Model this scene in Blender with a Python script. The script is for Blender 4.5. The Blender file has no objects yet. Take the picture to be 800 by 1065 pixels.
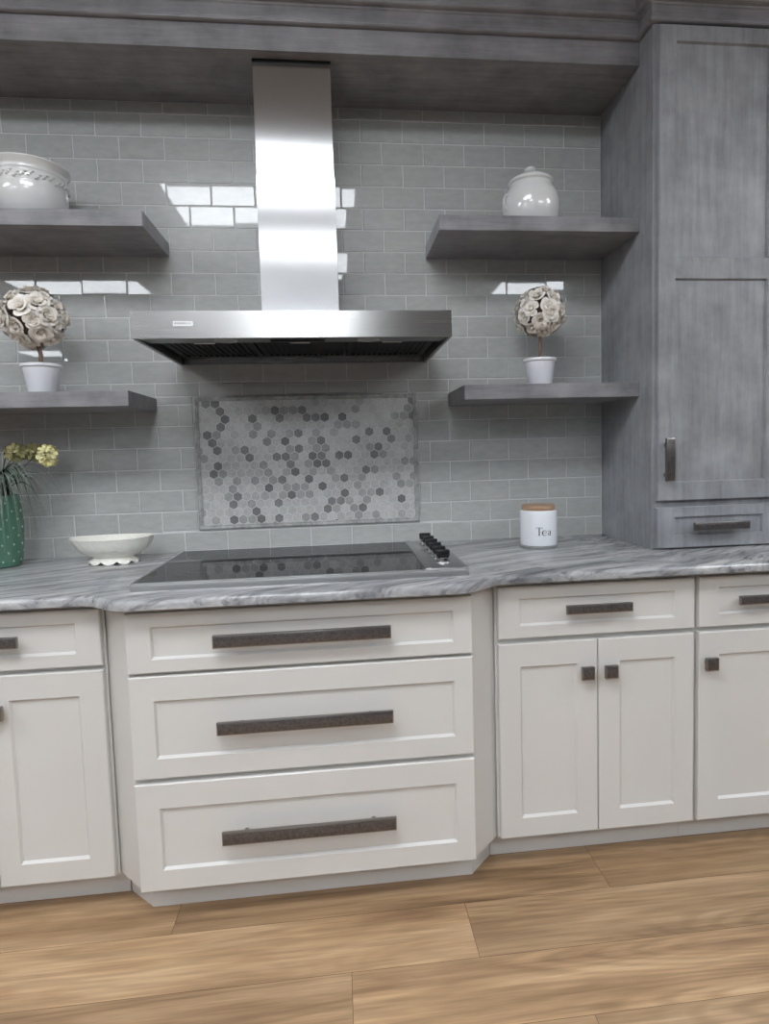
import bpy, bmesh, math, random
from mathutils import Vector, Matrix
random.seed(7)
SC = bpy.context.scene
COL = SC.collection
PI = math.pi

# ------------------------------------------------------------------ materials
def new_mat(name):
    m = bpy.data.materials.new(name); m.use_nodes = True
    nt = m.node_tree
    b = nt.nodes['Principled BSDF']
    return m, nt, b
def N(nt, t, **kw):
    n = nt.nodes.new(t)
    for k, v in kw.items(): setattr(n, k, v)
    return n
def L(nt, a, b): nt.links.new(a, b)
def lin(c):
    c = c / 255.0
    return c / 12.92 if c <= 0.04045 else ((c + 0.055) / 1.055) ** 2.4
def rgb(r, g, b): return (lin(r), lin(g), lin(b), 1)
def simple(name, col, rough=0.5, metal=0.0, **kw):
    m, nt, b = new_mat(name)
    b.inputs['Base Color'].default_value = col
    b.inputs['Roughness'].default_value = rough
    b.inputs['Metallic'].default_value = metal
    for k, v in kw.items(): b.inputs[k].default_value = v
    return m
def ramp(nt, stops):
    r = N(nt, 'ShaderNodeValToRGB')
    e = r.color_ramp.elements
    while len(e) < len(stops): e.new(0.5)
    for i, (p, c) in enumerate(stops):
        e[i].position = p; e[i].color = c
    return r
def coords(nt, scale=(1, 1, 1), rot=(0, 0, 0), kind='Object'):
    tc = N(nt, 'ShaderNodeTexCoord'); mp = N(nt, 'ShaderNodeMapping')
    mp.inputs['Scale'].default_value = scale; mp.inputs['Rotation'].default_value = rot
    L(nt, tc.outputs[kind], mp.inputs['Vector'])
    return mp.outputs['Vector']
def noise(nt, vec, scale=5, detail=4, rough=0.5, dist=0.0):
    n = N(nt, 'ShaderNodeTexNoise')
    n.inputs['Scale'].default_value = scale; n.inputs['Detail'].default_value = detail
    n.inputs['Roughness'].default_value = rough; n.inputs['Distortion'].default_value = dist
    L(nt, vec, n.inputs['Vector'])
    return n
def bump(nt, b, h, strength=0.2, dist=0.002):
    bp = N(nt, 'ShaderNodeBump')
    bp.inputs['Strength'].default_value = strength; bp.inputs['Distance'].default_value = dist
    L(nt, h, bp.inputs['Height']); L(nt, bp.outputs['Normal'], b.inputs['Normal'])
def mix(nt, f, a, c, blend='MIX'):
    m = N(nt, 'ShaderNodeMix', data_type='RGBA', blend_type=blend)
    if isinstance(f, (int, float)): m.inputs[0].default_value = f
    else: L(nt, f, m.inputs[0])
    for i, v in ((6, a), (7, c)):
        if isinstance(v, tuple): m.inputs[i].default_value = v
        else: L(nt, v, m.inputs[i])
    return m.outputs[2]

def wood_stain(name, axis, dark, light):
    m, nt, b = new_mat(name)
    s = {'z': (22, 22, 1.6), 'x': (1.6, 22, 22), 'y': (22, 1.6, 22)}[axis]
    v = coords(nt, s)
    n1 = noise(nt, v, 2.2, 6, 0.62, 0.25)
    v2 = coords(nt, (1, 1, 1)); n2 = noise(nt, v2, 6.5, 5, 0.62)
    s3 = {'z': (120, 120, 7), 'x': (7, 120, 120), 'y': (120, 7, 120)}[axis]
    n3 = noise(nt, coords(nt, s3), 2.0, 3, 0.6)
    a = N(nt, 'ShaderNodeMath', operation='MULTIPLY_ADD'); L(nt, n1.outputs[0], a.inputs[0]); a.inputs[1].default_value = 0.34
    c = N(nt, 'ShaderNodeMath', operation='MULTIPLY'); L(nt, n2.outputs[0], c.inputs[0]); c.inputs[1].default_value = 0.56
    L(nt, c.outputs[0], a.inputs[2])
    a2 = N(nt, 'ShaderNodeMath', operation='MULTIPLY_ADD'); L(nt, n3.outputs[0], a2.inputs[0]); a2.inputs[1].default_value = 0.12; L(nt, a.outputs[0], a2.inputs[2])
    r = ramp(nt, [(0.33, dark), (0.68, light)]); L(nt, a2.outputs[0], r.inputs[0])
    L(nt, r.outputs[0], b.inputs['Base Color'])
    b.inputs['Roughness'].default_value = 0.42
    bump(nt, b, n3.outputs[0], 0.12, 0.001)
    return m

M = {}
GD, GL = rgb(112, 113, 116), rgb(168, 170, 173)
M['grey_z'] = wood_stain('grey_stained_wood_vertical', 'z', GD, GL)
M['grey_x'] = wood_stain('grey_stained_wood_horizontal', 'x', rgb(98, 97, 100), rgb(156, 154, 157))
M['white'] = simple('white_cabinet_paint', rgb(222, 219, 213), 0.38)
m, nt, b = new_mat('white_paint_faint'); M['paint'] = m
n = noise(nt, coords(nt, (1, 1, 1)), 4, 3)
r = ramp(nt, [(0.3, rgb(208, 206, 202)), (0.7, rgb(211, 209, 205))]); L(nt, n.outputs[0], r.inputs[0]); L(nt, r.outputs[0], b.inputs['Base Color'])
b.inputs['Roughness'].default_value = 0.36
M['white'] = m

# glass wall tile with slight cloudiness, tone per tile from an attribute
m, nt, b = new_mat('grey_glass_tile'); M['tile'] = m
at = N(nt, 'ShaderNodeAttribute', attribute_name='tone')
n = noise(nt, coords(nt, (1, 1, 2.5)), 22, 4, 0.6)
r = ramp(nt, [(0.3, rgb(172, 173, 170)), (0.7, rgb(184, 185, 182))]); L(nt, n.outputs[0], r.inputs[0])
c = mix(nt, 0.25, r.outputs[0], at.outputs['Color'], 'OVERLAY')
L(nt, c, b.inputs['Base Color'])
b.inputs['Roughness'].default_value = 0.22
b.inputs['Coat Weight'].default_value = 0.7; b.inputs['Coat Roughness'].default_value = 0.02; b.inputs['Coat IOR'].default_value = 1.5
b.inputs['Specular IOR Level'].default_value = 0.25
M['grout'] = simple('light_grey_grout', rgb(206, 207, 205), 0.7)

# hexagon marble mosaic
m, nt, b = new_mat('marble_mosaic'); M['hex'] = m
at = N(nt, 'ShaderNodeAttribute', attribute_name='tone')
n = noise(nt, coords(nt, (1, 1, 1)), 55, 6, 0.65, 1.2)
r = ramp(nt, [(0.3, (0.34, 0.34, 0.34, 1)), (0.68, (0.62, 0.62, 0.61, 1))]); L(nt, n.outputs[0], r.inputs[0])
c = mix(nt, 0.55, at.outputs['Color'], r.outputs[0], 'OVERLAY')
L(nt, c, b.inputs['Base Color']); b.inputs['Roughness'].default_value = 0.4
M['hexgrout'] = simple('mosaic_grout', rgb(204, 204, 202), 0.8)
m, nt, b = new_mat('pencil_trim_stone'); M['pencil'] = m
n = noise(nt, coords(nt, (1, 1, 1)), 30, 6, 0.6, 0.8)
r = ramp(nt, [(0.35, rgb(138, 138, 136)), (0.7, rgb(184, 184, 181))]); L(nt, n.outputs[0], r.inputs[0])
L(nt, r.outputs[0], b.inputs['Base Color']); b.inputs['Roughness'].default_value = 0.3

# veined stone worktop
m, nt, b = new_mat('veined_grey_quartzite'); M['stone'] = m
tc = N(nt, 'ShaderNodeTexCoord')
mp0 = N(nt, 'ShaderNodeMapping'); mp0.inputs['Rotation'].default_value = (0, 0.15, -math.radians(24)); L(nt, tc.outputs['Object'], mp0.inputs['Vector'])
wn = noise(nt, mp0.outputs[0], 1.6, 3, 0.5)
addv = N(nt, 'ShaderNodeVectorMath', operation='MULTIPLY_ADD'); L(nt, wn.outputs['Color'], addv.inputs[0]); addv.inputs[1].default_value = (0.25, 0.25, 0.25); L(nt, mp0.outputs[0], addv.inputs[2])
def stretched(sc):
    s = N(nt, 'ShaderNodeVectorMath', operation='MULTIPLY'); L(nt, addv.outputs[0], s.inputs[0]); s.inputs[1].default_value = sc
    return s.outputs[0]
nA = noise(nt, stretched((0.45, 11, 9)), 1.6, 5, 0.6, 0.3)
nB = noise(nt, stretched((0.8, 44, 32)), 1.5, 4, 0.6, 0.2)
nC = noise(nt, stretched((12, 45, 45)), 3.0, 5, 0.7)
rA = ramp(nt, [(0.28, rgb(100, 101, 104)), (0.42, rgb(142, 143, 145)), (0.58, rgb(167, 167, 168)), (0.74, rgb(192, 191, 190))]); L(nt, nA.outputs[0], rA.inputs[0])
rB = ramp(nt, [(0.36, (0.22, 0.22, 0.23, 1)), (0.47, (0.5, 0.5, 0.5, 1)), (0.66, (0.62, 0.62, 0.61, 1))]); L(nt, nB.outputs[0], rB.inputs[0])
rC = ramp(nt, [(0.35, (0.4, 0.4, 0.4, 1)), (0.65, (0.58, 0.58, 0.58, 1))]); L(nt, nC.outputs[0], rC.inputs[0])
c = mix(nt, 0.75, rA.outputs[0], rB.outputs[0], 'OVERLAY'); c = mix(nt, 0.5, c, rC.outputs[0], 'OVERLAY')
L(nt, c, b.inputs['Base Color']); b.inputs['Roughness'].default_value = 0.16

def steel(name, base, rough, aniso, rotation, axis=None, plain=False):
    m, nt, b = new_mat(name)
    b.inputs['Metallic'].default_value = 1.0
    b.inputs['Base Color'].default_value = base
    b.inputs['Roughness'].default_value = rough
    if aniso:
        b.inputs['Anisotropic'].default_value = aniso
        b.inputs['Anisotropic Rotation'].default_value = rotation
        t = N(nt, 'ShaderNodeTangent', direction_type='RADIAL', axis='Z'); L(nt, t.outputs[0], b.inputs['Tangent'])
    n = noise(nt, coords(nt, (2, 2, 260) if axis == 'x' else (260, 260, 2)), 2, 2, 0.5)
    mr = N(nt, 'ShaderNodeMapRange'); L(nt, n.outputs[0], mr.inputs[0]); mr.inputs[3].default_value = rough - 0.02; mr.inputs[4].default_value = rough + 0.03
    if not plain: L(nt, mr.outputs[0], b.inputs['Roughness'])
    return m
M['duct'] = steel('brushed_steel_duct', rgb(180, 180, 180), 0.25, 1.0, 0.0, 'x', True)
M['canopy'] = steel('brushed_steel_canopy', rgb(208, 207, 205), 0.26, 0.8, 0.25, 'x')
M['steel'] = steel('satin_steel', rgb(205, 205, 205), 0.40, 0, 0, 'x')
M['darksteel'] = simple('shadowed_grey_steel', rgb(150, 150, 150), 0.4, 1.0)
M['chrome'] = simple('chrome', rgb(225, 225, 225), 0.08, 1.0)
M['glass_black'] = simple('black_ceramic_glass', rgb(22, 23, 25), 0.04, 0, **{'IOR': 1.28})
M['marking'] = simple('cooktop_marking', rgb(120, 120, 122), 0.4)
M['black'] = simple('black_plastic', rgb(22, 22, 23), 0.35)
M['filter'] = simple('dark_mesh_filter', rgb(40, 40, 41), 0.5, 0.5)
M['lens'] = simple('frosted_lamp_lens', rgb(150, 150, 148), 0.35)
m, nt, b = new_mat('hammered_pewter'); M['pewter'] = m
b.inputs['Metallic'].default_value = 0.6
n = noise(nt, coords(nt, (1, 1, 1)), 150, 4, 0.6, 0.5)
r = ramp(nt, [(0.3, rgb(84, 79, 78)), (0.75, rgb(116, 111, 110))]); L(nt, n.outputs[0], r.inputs[0]); L(nt, r.outputs[0], b.inputs['Base Color'])
b.inputs['Roughness'].default_value = 0.33; bump(nt, b, n.outputs[0], 0.4, 0.0015)
M['pewter_edge'] = simple('bright_pewter_edge', rgb(150, 146, 143), 0.28, 1.0)  # brighter metal for handle rims and posts

def glaze(name, col, bumpscale=0, strength=0.0, rough=0.15):
    m, nt, b = new_mat(name)
    n = noise(nt, coords(nt), 12, 3)
    r = ramp(nt, [(0.3, tuple(x * 0.95 for x in col[:3]) + (1,)), (0.7, col)]); L(nt, n.outputs[0], r.inputs[0]); L(nt, r.outputs[0], b.inputs['Base Color'])
    b.inputs['Roughness'].default_value = rough
    b.inputs['Coat Weight'].default_value = 0.5; b.inputs['Coat Roughness'].default_value = 0.06
    if bumpscale:
        n2 = noise(nt, coords(nt), bumpscale, 3, 0.5, 0.8); bump(nt, b, n2.outputs[0], strength, 0.004)
    return m
M['ceramic'] = glaze('white_glazed_ceramic', rgb(226, 226, 224))
M['cream_relief'] = glaze('cream_relief_ceramic', rgb(236, 234, 224), 60, 0.9, 0.35)
M['pot'] = glaze('white_flower_pot', rgb(232, 233, 238), 0, 0, 0.3)
M['enamel'] = glaze('white_enamel', rgb(236, 238, 242), 0, 0, 0.25)
M['green'] = glaze('green_crackle_glaze', rgb(78, 120, 100), 60, 0.3, 0.22)
M['greendot'] = glaze('pale_green_glaze_dot', rgb(140, 172, 154), 0, 0, 0.2)
M['ink'] = simple('black_ink', rgb(38, 38, 40), 0.5)
M['badge_ink'] = simple('grey_badge_ink', rgb(110, 112, 118), 0.5)
M['badge_light'] = simple('pale_badge_ink', rgb(196, 198, 200), 0.5)
M['badge'] = simple('white_badge', rgb(238, 240, 240), 0.3)
M['lidwood'] = wood_stain('acacia_lid', 'x', rgb(146, 112, 84), rgb(190, 158, 130))
M['stem'] = wood_stain('brown_stem', 'z', rgb(88, 66, 56), rgb(132, 104, 90))
M['darkcore'] = simple('dark_moss_core', rgb(96, 82, 70), 0.9)
M['soil'] = simple('cream_moss', rgb(170, 160, 140), 0.9)
def petal_mat(name, a, c):
    m, nt, b = new_mat(name)
    n = noise(nt, coords(nt), 60, 4)
    r = ramp(nt, [(0.3, a), (0.7, c)]); L(nt, n.outputs[0], r.inputs[0]); L(nt, r.outputs[0], b.inputs['Base Color'])
    b.inputs['Roughness'].default_value = 0.75
    return m
M['petal'] = petal_mat('ivory_petal', rgb(232, 224, 212), rgb(246, 242, 236))
M['yellow'] = petal_mat('pale_yellow_petal', rgb(206, 200, 140), rgb(236, 230, 178))
M['olive'] = petal_mat('dull_olive_petal', rgb(128, 124, 84), rgb(168, 162, 112))
M['leaf'] = petal_mat('grey_green_blade', rgb(92, 104, 94), rgb(146, 158, 148))
M['leafdark'] = petal_mat('dark_green_leaf', rgb(26, 34, 28), rgb(50, 62, 52))

# floor planks
m, nt, b = new_mat('oak_plank_floor'); M['floor'] = m
at = N(nt, 'ShaderNodeAttribute', attribute_name='plank')
sep = N(nt, 'ShaderNodeSeparateColor'); L(nt, at.outputs['Color'], sep.inputs[0])
tc = N(nt, 'ShaderNodeTexCoord')
off = N(nt, 'ShaderNodeCombineXYZ')
m1 = N(nt, 'ShaderNodeMath', operation='MULTIPLY'); L(nt, sep.outputs[1], m1.inputs[0]); m1.inputs[1].default_value = 37.0
m2 = N(nt, 'ShaderNodeMath', operation='MULTIPLY'); L(nt, sep.outputs[2], m2.inputs[0]); m2.inputs[1].default_value = 23.0
L(nt, m1.outputs[0], off.inputs[0]); L(nt, m2.outputs[0], off.inputs[1]); L(nt, m1.outputs[0], off.inputs[2])
ad = N(nt, 'ShaderNodeVectorMath', operation='ADD'); L(nt, tc.outputs['Object'], ad.inputs[0]); L(nt, off.outputs[0], ad.inputs[1])
def fs(sc):
    s = N(nt, 'ShaderNodeVectorMath', operation='MULTIPLY'); L(nt, ad.outputs[0], s.inputs[0]); s.inputs[1].default_value = sc
    return s.outputs[0]
n1 = noise(nt, fs((0.9, 8, 1)), 1.5, 4, 0.55, 0.25)
n2 = noise(nt, fs((4, 110, 1)), 1.5, 3, 0.6)
ng = noise(nt, fs((0.42, 4.2, 1)), 1.35, 1.5, 0.4, 0.3)
n5 = noise(nt, fs((1.0, 38, 1)), 1.4, 4, 0.6, 0.1)
gm = N(nt, 'ShaderNodeMath', operation='MULTIPLY'); L(nt, ng.outputs[0], gm.inputs[0]); gm.inputs[1].default_value = 150.0
gs = N(nt, 'ShaderNodeMath', operation='SINE'); L(nt, gm.outputs[0], gs.inputs[0])
gr = N(nt, 'ShaderNodeMapRange'); L(nt, gs.outputs[0], gr.inputs[0]); gr.inputs[1].default_value = -1; gr.inputs[2].default_value = 1
n4 = noise(nt, fs((1.2, 2.4, 1)), 1.3, 2, 0.5)
r1 = ramp(nt, [(0.26, rgb(132, 104, 78)), (0.48, rgb(172, 141, 107)), (0.72, rgb(200, 171, 137))]); L(nt, n1.outputs[0], r1.inputs[0])
r2 = ramp(nt, [(0.3, (0.34, 0.33, 0.32, 1)), (0.7, (0.60, 0.60, 0.60, 1))]); L(nt, n2.outputs[0], r2.inputs[0])
r3 = ramp(nt, [(0.0, (0.40, 0.39, 0.37, 1)), (0.7, (0.56, 0.56, 0.56, 1))]); L(nt, gr.outputs[0], r3.inputs[0])
msk = ramp(nt, [(0.42, (0.12, 0.12, 0.12, 1)), (0.6, (0.6, 0.6, 0.6, 1))]); L(nt, n4.outputs[0], msk.inputs[0])
r5 = ramp(nt, [(0.32, (0.36, 0.35, 0.34, 1)), (0.66, (0.58, 0.58, 0.58, 1))]); L(nt, n5.outputs[0], r5.inputs[0])
c = mix(nt, 0.6, r1.outputs[0], r2.outputs[0], 'OVERLAY'); c = mix(nt, 0.6, c, r5.outputs[0], 'OVERLAY'); c = mix(nt, msk.outputs[0], c, r3.outputs[0], 'OVERLAY')
# knots
vo = N(nt, 'ShaderNodeTexVoronoi'); vo.inputs['Scale'].default_value = 2.1; L(nt, fs((0.8, 2.0, 1)), vo.inputs['Vector'])
rk = ramp(nt, [(0.0, (0.24, 0.15, 0.08, 1)), (0.03, (0.40, 0.36, 0.33, 1)), (0.09, (0.5, 0.5, 0.5, 1))]); L(nt, vo.outputs['Distance'], rk.inputs[0])
c = mix(nt, 0.8, c, rk.outputs[0], 'OVERLAY')
tn = N(nt, 'ShaderNodeCombineColor')
for i in range(3): L(nt, sep.outputs[0], tn.inputs[i])
c = mix(nt, 0.8, c, tn.outputs[0], 'OVERLAY')
L(nt, c, b.inputs['Base Color']); b.inputs['Roughness'].default_value = 0.42
bump(nt, b, n2.outputs[0], 0.1, 0.001)
M['added_carpet'] = simple('added_dark_carpet', rgb(92, 92, 95), 0.95)  # unseen carpet, added dark to cut light bouncing off the floor
M['floorgap'] = simple('plank_joint', rgb(96, 70, 46), 0.8)
M['ceiling'] = simple('ceiling_board', rgb(225, 226, 228), 0.9)
M['wallp'] = simple('showroom_wall_paint', rgb(170, 170, 172), 0.8)
M['darkwall'] = simple('charcoal_wall_paint', rgb(40, 40, 42), 0.7)
M['lightframe'] = simple('white_light_trim', rgb(230, 230, 230), 0.5)
def emis(name, col, s):
    m = bpy.data.materials.new(name); m.use_nodes = True; nt = m.node_tree
    nt.nodes.clear(); e = N(nt, 'ShaderNodeEmission'); o = N(nt, 'ShaderNodeOutputMaterial')
    e.inputs[0].default_value = col; e.inputs[1].default_value = s; L(nt, e.outputs[0], o.inputs[0])
    return m
M['lamp'] = emis('lit_diffuser', (0.90, 0.945, 1.0, 1), 10.0)

# ------------------------------------------------------------------ mesh builder
ORI = {}
class MB:
    def __init__(s): s.bm = bmesh.new(); s.mi = 0
    def _tag(s, before):
        for f in s.bm.faces:
            if f.index == -1 or f not in before: f.material_index = s.mi
    def quad(s, *pts):
        vs = [s.bm.verts.new(p) for p in pts]; f = s.bm.faces.new(vs); f.material_index = s.mi; return f
    def box(s, x0, x1, y0, y1, z0, z1, bev=0.0, seg=2):
        vs = [s.bm.verts.new(p) for p in ((x0,y0,z0),(x1,y0,z0),(x1,y1,z0),(x0,y1,z0),(x0,y0,z1),(x1,y0,z1),(x1,y1,z1),(x0,y1,z1))]
        fs_ = [s.bm.faces.new([vs[i] for i in q]) for q in ((3,2,1,0),(4,5,6,7),(0,1,5,4),(1,2,6,5),(2,3,7,6),(3,0,4,7))]
        for f in fs_: f.material_index = s.mi
        if bev > 0:
            es = list({e for f in fs_ for e in f.edges})
            r = bmesh.ops.bevel(s.bm, geom=es, offset=bev, segments=seg, affect='EDGES', profile=0.5)
            for f in r['faces']: f.material_index = s.mi
    def prism(s, poly, z0, z1):
        """vertical prism from a plan outline (ccw seen from above)"""
        lo = [s.bm.verts.new((x, y, z0)) for x, y in poly]; hi = [s.bm.verts.new((x, y, z1)) for x, y in poly]
        n = len(poly)
        for f in [s.bm.faces.new(hi), s.bm.faces.new(lo[::-1])] + [s.bm.faces.new((lo[i], lo[(i+1)%n], hi[(i+1)%n], hi[i])) for i in range(n)]:
            f.material_index = s.mi
    def lathe(s, prof, cx, cy, n=48, fn=None, close_top=False, close_bot=False):
        rings = []
        for k, (r, z) in enumerate(prof):
            ring = []
            for i in range(n):
                a = 2*PI*i/n
                rr, zz = (r, z) if fn is None else fn(r, z, a, k)
                ring.append(s.bm.verts.new((cx+rr*math.cos(a), cy+rr*math.sin(a), zz)))
            rings.append(ring)
        for k in range(len(rings)-1):
            for i in range(n):
                j = (i+1) % n
                f = s.bm.faces.new((rings[k][i], rings[k][j], rings[k+1][j], rings[k+1][i])); f.material_index = s.mi
        if close_bot: f = s.bm.faces.new(rings[0][::-1]); f.material_index = s.mi
        if close_top: f = s.bm.faces.new(rings[-1]); f.material_index = s.mi
        return rings
    def tube(s, pts, rad, n=8):
        rings = []
        pts = [Vector(p) for p in pts]
        for i, p in enumerate(pts):
            t = (pts[min(i+1, len(pts)-1)] - pts[max(i-1, 0)]).normalized()
            up = Vector((0, 0, 1)) if abs(t.z) < 0.9 else Vector((1, 0, 0))
            a = t.cross(up).normalized(); bb = a.cross(t)
            r = rad[i] if isinstance(rad, (list, tuple)) else rad
            rings.append([s.bm.verts.new(p + a*r*math.cos(2*PI*k/n) + bb*r*math.sin(2*PI*k/n)) for k in range(n)])
        for i in range(len(rings)-1):
            for k in range(n):
                f = s.bm.faces.new((rings[i][k], rings[i+1][k], rings[i+1][(k+1)%n], rings[i][(k+1)%n])); f.material_index = s.mi
        for r in (rings[0], rings[-1][::-1]):
            f = s.bm.faces.new(r); f.material_index = s.mi
    def ball(s, c, r, sc=(1,1,1), u=16, v=10):
        m = Matrix.Translation(c) @ Matrix.Diagonal((r*sc[0], r*sc[1], r*sc[2], 1))
        before = len(s.bm.faces)
        res = bmesh.ops.create_uvsphere(s.bm, u_segments=u, v_segments=v, radius=1, matrix=m)
        for vv in res['verts']:
            for f in vv.link_faces: f.material_index = s.mi
    def build(s, name, mats, parent=None, origin=None, smooth=None, recalc=True):
        if recalc: bmesh.ops.recalc_face_normals(s.bm, faces=s.bm.faces)
        po = ORI.get(parent.name, Vector((0,0,0))) if parent else Vector((0,0,0))
        og = Vector(origin) if origin is not None else po
        if og.length > 0: bmesh.ops.translate(s.bm, verts=s.bm.verts, vec=-og)
        me = bpy.data.meshes.new(name); s.bm.to_mesh(me); s.bm.free()
        for mm in (mats if isinstance(mats, (list, tuple)) else [mats]): me.materials.append(mm)
        if smooth is not None:
            me.polygons.foreach_set('use_smooth', [True]*len(me.polygons))
            me.set_sharp_from_angle(angle=math.radians(smooth))
        o = bpy.data.objects.new(name, me); COL.objects.link(o)
        if parent: o.parent = parent
        o.location = og - po
        ORI[o.name] = og
        return o

def thing(name, loc, label, cat, group=None):
    o = bpy.data.objects.new(name, None); COL.objects.link(o); o.location = loc; o.empty_display_size = 0.05
    ORI[o.name] = Vector(loc)
    return tag(o, label, cat, group)
def tag(o, label, cat, group=None):
    o['label'] = label; o['category'] = cat
    if group: o['group'] = group
    return o
def struct(o): o['kind'] = 'structure'; return o

def shaker(name, mat, parent, x0, x1, z0, z1, px0, px1, pzs, yf, th=0.019, rec=0.008, cham=0.006, origin=None):
    """framed front seen from -y; pzs = list of (z0,z1) recessed panels"""
    mb = MB(); bm = mb.bm; bv = 0.0025
    def V(x, y, z): return bm.verts.new((x, y, z))
    # outer loops: back, front edge, front bevelled
    def loop(a0, a1, b0, b1, y): return [V(a0,y,b0), V(a1,y,b0), V(a1,y,b1), V(a0,y,b1)]
    def bridge(p, q):
        for i in range(4): bm.faces.new((p[i], p[(i+1)%4], q[(i+1)%4], q[i]))
    Lb = loop(x0, x1, z0, z1, yf+th); Le = loop(x0, x1, z0, z1, yf+bv); Lf = loop(x0+bv, x1-bv, z0+bv, z1-bv, yf)
    bm.faces.new(Lb); bridge(Lb, Le); bridge(Le, Lf)
    # front face split in strips around panels
    xs = [x0+bv, px0, px1, x1-bv]
    pz = sorted(pzs); cuts = [z0+bv] + [v for p in pz for v in p] + [z1-bv]
    def rect(a0, a1, b0, b1): bm.faces.new((V(a0,yf,b0), V(a1,yf,b0), V(a1,yf,b1), V(a0,yf,b1)))
    rect(xs[0], xs[1], cuts[0], cuts[-1]); rect(xs[2], xs[3], cuts[0], cuts[-1])
    for i in range(0, len(cuts), 2): rect(px0, px1, cuts[i], cuts[i+1])
    for a, c_ in pz:
        A = loop(px0, px1, a, c_, yf); B = loop(px0+cham*.8, px1-cham*.8, a+cham, c_-cham, yf+rec)
        bridge(A, B); bm.faces.new(B)
    bmesh.ops.remove_doubles(bm, verts=bm.verts, dist=1e-5)
    return mb.build(name, mat, parent, origin)

def pull(name, parent, x0, x1, z0, z1, yf, proj=0.03, origin=None, posts=True, arch=0):
    mb = MB(); t = 0.011
    mb.mi = 1; mb.box(x0, x1, yf-proj, yf-proj+t, z0, z1, 0.0016)
    mb.mi = 0; e = 0.003
    mb.box(x0+e, x1-e, yf-proj-0.0012, yf-proj+0.004, z0+e, z1-e, 0.001)
    mb.mi = 1
    if (x1-x0) > (z1-z0):
        q = (x1-x0)*0.13; zc = (z0+z1)/2
        for x in (x0+q, x1-q): mb.tube([(x, yf-proj+t-0.001, zc), (x, yf-0.001, zc)], [0.006, 0.0075], 12)
    else:
        q = (z1-z0)*0.15; xc = (x0+x1)/2
        for z in (z0+q, z1-q): mb.tube([(xc, yf-proj+t-0.001, z), (xc, yf-0.001, z)], [0.006, 0.0075], 12)
    return mb.build(name, [M['pewter'], M['pewter_edge']], parent, origin, smooth=30)
def knob(parent, x, z, yf, s=0.039):
    mb = MB(); h = s/2; mb.mi = 1
    mb.tube([(x, yf-0.001, z), (x, yf-0.014, z), (x, yf-0.018, z)], [0.010, 0.007, 0.010], 14)
    mb.box(x-h, x+h, yf-0.029, yf-0.017, z-h, z+h, 0.002)
    mb.mi = 0
    mb.box(x-h+0.0035, x+h-0.0035, yf-0.0305, yf-0.025, z-h+0.0035, z+h-0.0035, 0.0014)
    mb.box(x-h*0.45, x+h*0.45, yf-0.033, yf-0.028, z-h*0.45, z+h*0.45, 0.0015)
    return mb.build('knob', [M['pewter'], M['pewter_edge']], parent, None, smooth=30)

# ------------------------------------------------------------------ camera
cam = bpy.data.cameras.new('camera'); co = bpy.data.objects.new('camera', cam); COL.objects.link(co)
F = 620.587; U0 = 417.251; V0 = 512.841
fw = Vector((0.1036133, 0.99205112, -0.07140632)); rt = Vector((0.99401517, -0.10578181, -0.02727735)); up = Vector((0.03461402, 0.06815267, 0.99707426))
R = Matrix((rt, up, -fw)).transposed()
co.matrix_world = Matrix.Translation((-0.979, -2.2917, 1.272)) @ R.to_4x4()
cam.sensor_fit = 'HORIZONTAL'; cam.sensor_width = 36; cam.lens = F*36/800
cam.shift_x = (400-U0)/800; cam.shift_y = (V0-532.5)/800
cam.clip_start = 0.05
SC.camera = co

# ------------------------------------------------------------------ setting
PX = 0.0663           # left side of the tall grey cabinet
CT = 0.9143           # worktop height
SOF = 2.5277          # underside of the wooden valance
CEIL = 3.0
TXP = 0.1556; TZP = 0.15556*0.50707; Z0 = 2.4873
MOS = (-1.5035, -0.6685, 0.9935, 1.4915)      # mosaic panel outline

# back wall: tiles on grout
mb = MB(); bm = mb.bm
tone = bm.loops.layers.float_color.new('tone')
mb.mi = 1
mb.box(-3.2, 1.0, -0.0040, 0.1, 0.0, CEIL)
def one_tile(x0, x1, z0, z1):
    g = 0.0017; bv = 0.0020; y = -0.0058
    x0 += g; x1 -= g; z0 += g; z1 -= g
    if x1-x0 < 0.012 or z1-z0 < 0.008: return
    tx = random.gauss(0, 0.0030); tz = random.gauss(0, 0.0030)
    cx, cz = (x0+x1)/2, (z0+z1)/2
    def yy(x, z): return y + (x-cx)*tx + (z-cz)*tz
    a = [(x0, -.0035, z0), (x1, -.0035, z0), (x1, -.0035, z1), (x0, -.0035, z1)]
    b_ = [(x, yy(x, z)+bv*0.9, z) for x, _, z in a]
    f2 = [(x0+bv, z0+bv), (x1-bv, z0+bv), (x1-bv, z1-bv), (x0+bv, z1-bv)]
    c_ = [(x, yy(x, z), z) for x, z in f2]
    A = [bm.verts.new(p) for p in a]; B = [bm.verts.new(p) for p in b_]; C_ = [bm.verts.new(p) for p in c_]
    v = 0.5 + random.uniform(-0.05, 0.05)
    fs_ = [bm.faces.new(C_)]
    for i in range(4):
        j = (i+1) % 4
        fs_.append(bm.faces.new((A[i], A[j], B[j], B[i]))); fs_.append(bm.faces.new((B[i], B[j], C_[j], C_[i])))
    for f in fs_:
        f.material_index = 0
        for l in f.loops: l[tone] = (v, v, v, 1)
def clip_tile(x0, x1, z0, z1):
    mx0, mx1, mz0, mz1 = MOS
    if x1 <= mx0 or x0 >= mx1 or z1 <= mz0 or z0 >= mz1: one_tile(x0, x1, z0, z1); return
    if z1 > mz1: one_tile(x0, x1, mz1, z1)
    if z0 < mz0: one_tile(x0, x1, z0, mz0)
    za, zb = max(z0, mz0), min(z1, mz1)
    if x0 < mx0: one_tile(x0, mx0, za, zb)
    if x1 > mx1: one_tile(mx1, x1, za, zb)
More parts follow.
